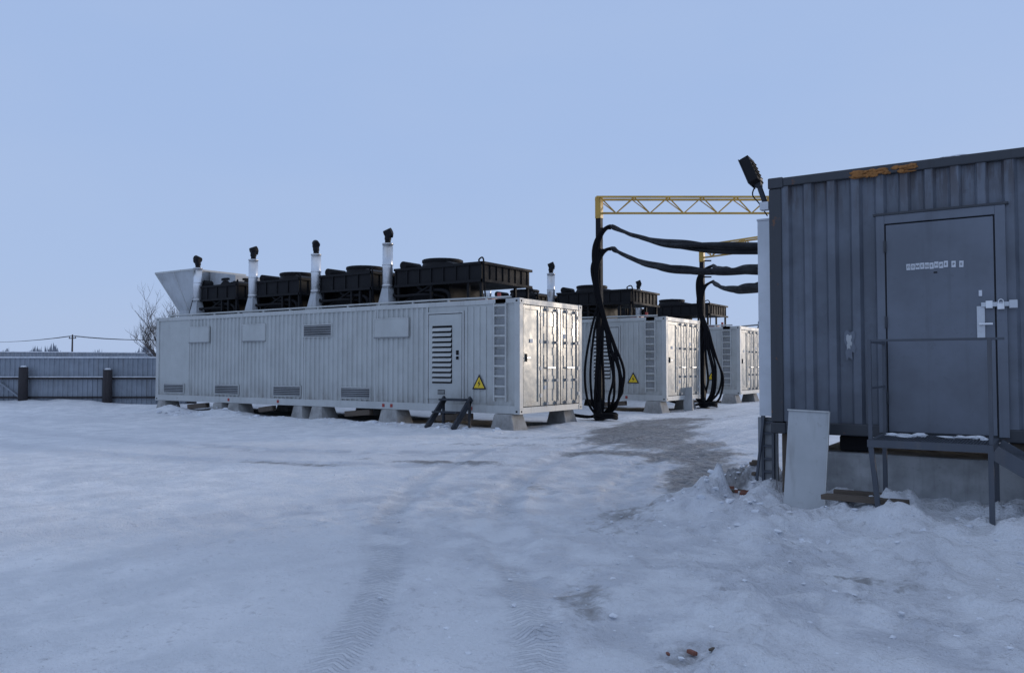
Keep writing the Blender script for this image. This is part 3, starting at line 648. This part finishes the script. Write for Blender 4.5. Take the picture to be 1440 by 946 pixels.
c.tube(catmull([(.06,.03,-.12),(.0,.03,-.26),(.08,.02,-.38),(.12,.2,-.5)],6),.008,'rubber',6)
c.obj('bracket_arm',e)
c=MB([]); rot=Matrix.Rotation(R(-9),3,'X')@Matrix.Rotation(R(1.5),3,'Y')
c.obox((-2.23,8.98,.60),(.42,.022,1.06),rot,'panel'); c.obox(Vector((-2.23,8.98,.60))+rot@Vector((.0,-.013,.525)),(.44,.03,.016),rot,'white2'); c.obox(Vector((-2.23,8.98,.60))+rot@Vector((.215,-.006,0)),(.012,.034,1.06),rot,'white2')
c.obj('leaning_sheet_panel',None,.003)
e=empty('entry_platform',(0,0,0)); c=MB([])
pa,pb,fy,wy,pz=-1.52,-.47,8.42,9.30,.895
c.box((pa,fy,pz-.07),(pb,fy+.045,pz+.0),'stair'); c.box((pa,wy-.04,pz-.07),(pb,wy,pz),'stair'); c.box((pa,fy+.045,pz-.07),(pa+.045,wy-.04,pz),'stair'); c.box((pb-.045,fy+.045,pz-.07),(pb,wy-.04,pz),'stair')
for i in range(36): 
    x=pa+.05+i*.0268; c.box((x,fy+.045,pz-.028),(x+.006,wy-.04,pz-.003),'stair')
for i in range(10):
    y=fy+.08+i*.083; c.box((pa+.045,y,pz-.026),(pb-.045,y+.006,pz-.006),'stair')
c.beam((pa+.03,fy+.03,pz-.07),(pa+.10,fy+.05,.05),.045,.045,'stair'); c.box((pb-.045,fy,.02),(pb-.0,fy+.045,pz-.07),'stair')
c.beam((pa+.03,wy-.1,pz-.06),(pa+.03,wy-.1,.1),.04,.04,'stair'); c.box((pb-.045,wy-.12,.05),(pb,wy-.08,pz-.07),'stair')
c.obj('landing',e)
c=MB([]); zt=1.86
for (x,y) in ((pa+.01,fy+.01),(pa+.01,wy-.06),(pb-.035,fy+.01)): c.box((x,y,pz),(x+.035,y+.035,zt),'stair')
c.box((pa+.01,fy+.045,zt-.03),(pa+.04,wy-.06,zt),'stair'); c.box((pa+.045,fy+.012,zt-.022),(pb+.10,fy+.034,zt),'stair'); 
c.box((pa+.014,fy+.045,1.38),(pa+.034,wy-.06,1.40),'stair')
c.obj('railing',e,.003)
c=MB([])
for y in (fy+.02,wy-.1):
    c.beam((pb,y,pz-.06),(pb+1.15,y,.12),.035,.13,'stair')
for i in range(5):
    x=pb+.08+i*.22; z=pz-.17-i*.15; c.box((x,fy+.04,z),(x+.22,wy-.12,z+.03),'stair')
c.obj('stairs',e,.003)
lumps('snow_on_landing',e,'snow',[((rr.uniform(pa+.1,pb-.1),rr.uniform(wy-.3,wy-.05),pz+.004),(rr.uniform(.03,.09),rr.uniform(.03,.06),rr.uniform(.008,.02))) for _ in range(16)],2)
it=[]
def sz(a,bm): return a+(bm-a)*rr.random()**3
for _ in range(260):
    x=rr.uniform(-3.6,2.0); y=rr.uniform(7.6,9.3); it.append((x,y,sz(.006,.045)))
for _ in range(140):
    x=rr.gauss(-3.2,.25); y=rr.uniform(8.4,11); it.append((x,y,sz(.008,.05)))
for _ in range(500):
    x=rr.uniform(-4.0,2.0); y=rr.uniform(3.3,8); it.append((x,y,sz(.003,.02)))
for _ in range(160):
    x=rr.uniform(-26,-11); y=rr.gauss(16.3,.25); it.append((x,y,sz(.02,.09)))
for _ in range(150):
    x=rr.uniform(-12,-3); y=rr.uniform(4,14); it.append((x,y,sz(.003,.02)))
A=np.array(it); hz=height(A[:,0],A[:,1])
lumps('snow_clumps',None,'snow',[((a,b_,float(h)+s*.1),(s*rr.uniform(.8,1.7),s*rr.uniform(.8,1.7),s*.6)) for (a,b_,s),h in zip(it,hz)],3,1,False)
c=MB([])
for (x,y,ss,mt) in [(rr.gauss(-3.06,.12),rr.uniform(9.2,9.9),.8,'brick' if q%2 else 'wood') for q in range(12)]+[(-1.72,4.38,.5,'brick'),(-1.62,4.42,.35,'wood'),(-1.83,4.30,.3,'brick')]:
    hh_=float(height(np.array([x]),np.array([y]))[0]); c.obox((x,y,hh_+.012),(.12*ss,.07*ss,.045*ss),Matrix.Rotation(rr.uniform(0,3),3,'Z')@Matrix.Rotation(rr.uniform(-.4,.4),3,'X'),mt)
c.obj('brick_debris',None,.006)
c=MB([]); c.beam((-2.0,8.75,.27),(-1.2,8.55,.30),.14,.05,'wood'); c.beam((-1.95,8.95,.29),(-1.4,9.05,.28),.12,.05,'wood'); c.obj('timber_planks',None,.004)
c=MB([]); c.beam((-10.9,27.6,.02),(-11.0,27.8,.85),.35,.03,'panel'); c.obj('leaning_board')

# ---------------------------------------------------------------- fences and background
def fence(name,P,h,post=True):
    e=empty(name); s=MB([]); q=MB([]); sn=MB([])
    for (a,bb) in zip(P[:-1],P[1:]):
        a=Vector((*a,0)); bb=Vector((*bb,0)); D=(bb-a); L=D.length; D.normalize(); Nn=Vector((-D.y,D.x,0))
        s.corr(a,D,L,Nn,.55 if post else 0,h,'fence',.2,.03); s.corr(a-Nn*.06,D,L,Nn,.02,1.12,'fence',.2,.03) if post else None
        n=max(1,int(L/3.2))
        if post:
            for i in range(n+1):
                p=a+D*(L*i/n)-Nn*.28; q.cyl((p.x,p.y,-.2),(p.x,p.y,1.52+.06*math.sin(i*3)),.19,.17,'post',10); sn.cyl((p.x,p.y,1.50+.06*math.sin(i*3)),(p.x,p.y,1.58+.06*math.sin(i*3)),.15,.08,'snow',10)
            A_=a-Nn*.1; B_=bb-Nn*.1
            q.beam(A_+Vector((0,0,1.12)),B_+Vector((0,0,1.12)),.08,.08,'post'); q.beam(A_+Vector((0,0,.35)),B_+Vector((0,0,.35)),.06,.07,'post')
            sn.beam(A_+Vector((0,0,1.175)),B_+Vector((0,0,1.175)),.10,.035,'snow'); 
            for i in range(1,n,2):
                p=a+D*(L*i/n)-Nn*.16; q.beam(p+Vector((0,0,.2)),p-D*1.1+Vector((0,0,1.0)),.06,.07,'fence')
        sn.beam(a+Vector((0,0,h+.015)),bb+Vector((0,0,h+.015)),.09,.05,'snow')
    s.obj('sheets',e)
    if q.v: q.obj('posts_and_rails',e)
    sn.obj('snow_cap',e)
o=Vector((-36.2,15.45)); 
fence('metal_fence',[(o.x-.831*22,o.y-.556*22),(o.x+.831*8.6,o.y+.556*8.6)],1.95)
fence('perimeter_fence',[(-75,4),(-56,22),(-40,52),(40,95)],2.5,False)
def tree(name,loc,h,seed):
    rnd=random.Random(seed); t=MB([])
    def br(p,d,L,r,lv):
        pts=[p]; q=p.copy(); dd=d.copy(); n=4
        for i in range(n):
            dd=(dd+Vector((rnd.uniform(-.16,.16),rnd.uniform(-.16,.16),rnd.uniform(-.02,.14)))).normalized(); q=q+dd*L/n; pts.append(q.copy())
        t.tube(pts,r,'bark',5 if lv<2 else 3,[r*(1-.6*i/n) for i in range(n+1)])
        if lv<4:
            for k in range(5 if lv<3 else 4):
                i=rnd.choice([1,2,3,4]) if lv else rnd.choice([2,3,3,4]); a=rnd.uniform(0,6.28); 
                side=Vector((math.cos(a),math.sin(a),rnd.uniform(.2,.9))); nd=(dd*.7+side*.75).normalized()
                br(pts[i],nd,L*rnd.uniform(.5,.72),r*.52,lv+1)
    for s_ in range(3): br(Vector((rnd.uniform(-.3,.3),rnd.uniform(-.3,.3),-.1)),Vector((rnd.uniform(-.3,.3),rnd.uniform(-.3,.3),1)).normalized(),h*.46,.07,0)
    t.obj(name,loc=loc)
tree('bare_tree',(-41.2,26.55,0),5.8,2)
# far belt of bare scrub: low, ragged strip made of thin twig-like upright slivers
c=MB([]); rnd=random.Random(9)
for i in range(5200):
    a=rnd.uniform(-18,70); ang=R(90+33.8+a-20) ; d_=rnd.uniform(300,380); x=math.cos(ang)*d_; y=math.sin(ang)*d_
    h=(2.9+1.5*math.sin(a*2.3)+1.0*math.sin(a*5.1+1)+1.0*math.sin(a*.9))*rnd.uniform(.6,1.25)+3.2; w_=rnd.uniform(.15,.7)
    u=Vector((-math.sin(ang),math.cos(ang),0)); P=Vector((x,y,0)); t=rnd.uniform(-.8,.8)
    c.face([P-u*w_*.6,P+u*w_*.6,P+u*(w_+t*.5)+Vector((0,0,h*.6)),P+u*t+Vector((0,0,h)),P-u*(w_-t*.5)+Vector((0,0,h*.6))],'far')
c.obj('distant_tree_belt')
def upole(base,h):
    c=MB([]); c.cyl((0,0,-.2),(0,0,h),.16,.10,'post',8); c.box((-.9,-.06,h-.6),(.9,.06,h-.48),'post')
    for x in (-.8,0,.8): c.cyl((x,0,h-.48),(x,0,h-.25),.06,.04,'post',6)
    return c.obj('utility_pole',None,0,(*base,0))
PL=[(-150,55),(-118,62),(-88,69.5),(-58,77),(-25,85)]
for p in PL: upole(p,6.2)
c=MB([])
for off,zz in ((-.8,6.0),(0,6.0),(.8,6.0)):
    for a,bb in zip(PL[:-1],PL[1:]):
        pts=[]
        for k in range(11):
            t=k/10; pts.append((a[0]+(bb[0]-a[0])*t+off,a[1]+(bb[1]-a[1])*t,zz-3.0*t*(1-t)))
        c.tube(pts,.022,'rubber',4)
c.obj('power_line')

# ---------------------------------------------------------------- world, sun, camera
W=bpy.data.worlds.new('World'); scene.world=W; W.use_nodes=True; nt=W.node_tree
for n in list(nt.nodes): nt.nodes.remove(n)
out=N(nt,'ShaderNodeOutputWorld'); bg=N(nt,'ShaderNodeBackground'); nt.links.new(bg.outputs[0],out.inputs[0])
sunaz=math.atan2(.50,.87)
EL=R(7)
sky=N(nt,'ShaderNodeTexSky',sky_type='NISHITA'); sky.sun_disc=False; sky.sun_elevation=EL; sky.sun_rotation=sunaz; sky.air_density=1; sky.dust_density=2; sky.ozone_density=2
tc=N(nt,'ShaderNodeTexCoord').outputs['Generated']; sp=N(nt,'ShaderNodeSeparateXYZ'); nt.links.new(tc,sp.inputs[0])
ramp=N(nt,'ShaderNodeValToRGB'); nt.links.new(sp.outputs[2],ramp.inputs[0])
cr=ramp.color_ramp; cr.elements[0].position=0; cr.elements[0].color=(.46,.585,.84,1)
cr.elements[1].position=1; cr.elements[1].color=(.52,.60,.76,1)
for p_,c_ in ((.10,(.43,.57,.855)),(.25,(.40,.545,.85)),(.45,(.385,.53,.84))):
    x=cr.elements.new(p_); x.color=(*c_,1)
cl=noise(nt,tc,2.2,4,.5,(1,1,3)); cloud=mix(nt,mrange(nt,cl,.3,.75,0,.22),ramp.outputs[0],(.50,.61,.84))
nish=N(nt,'ShaderNodeVectorMath',operation='SCALE'); nt.links.new(sky.outputs[0],nish.inputs[0]); nish.inputs['Scale'].default_value=.07
fin=mix(nt,.90,nish.outputs[0],cloud)
nt.links.new(fin,bg.inputs[0]); bg.inputs[1].default_value=1.0
L=bpy.data.lights.new('sun','SUN'); L.energy=1.5; L.angle=R(12); L.color=(1,.86,.70)
so=bpy.data.objects.new('sun',L); scene.collection.objects.link(so)
dv=Vector((math.sin(sunaz)*math.cos(EL),math.cos(sunaz)*math.cos(EL),math.sin(EL)))
so.rotation_euler=dv.to_track_quat('Z','Y').to_euler()
so.location=(10,10,30)
cam=bpy.data.cameras.new('camera'); cam.lens=28.5; cam.sensor_width=36; cam.clip_end=4000; cam.clip_start=.05
co_=bpy.data.objects.new('camera',cam); co_.location=(0,0,1.6); co_.rotation_euler=(R(92.11),0,R(33.8)); scene.collection.objects.link(co_); scene.camera=co_
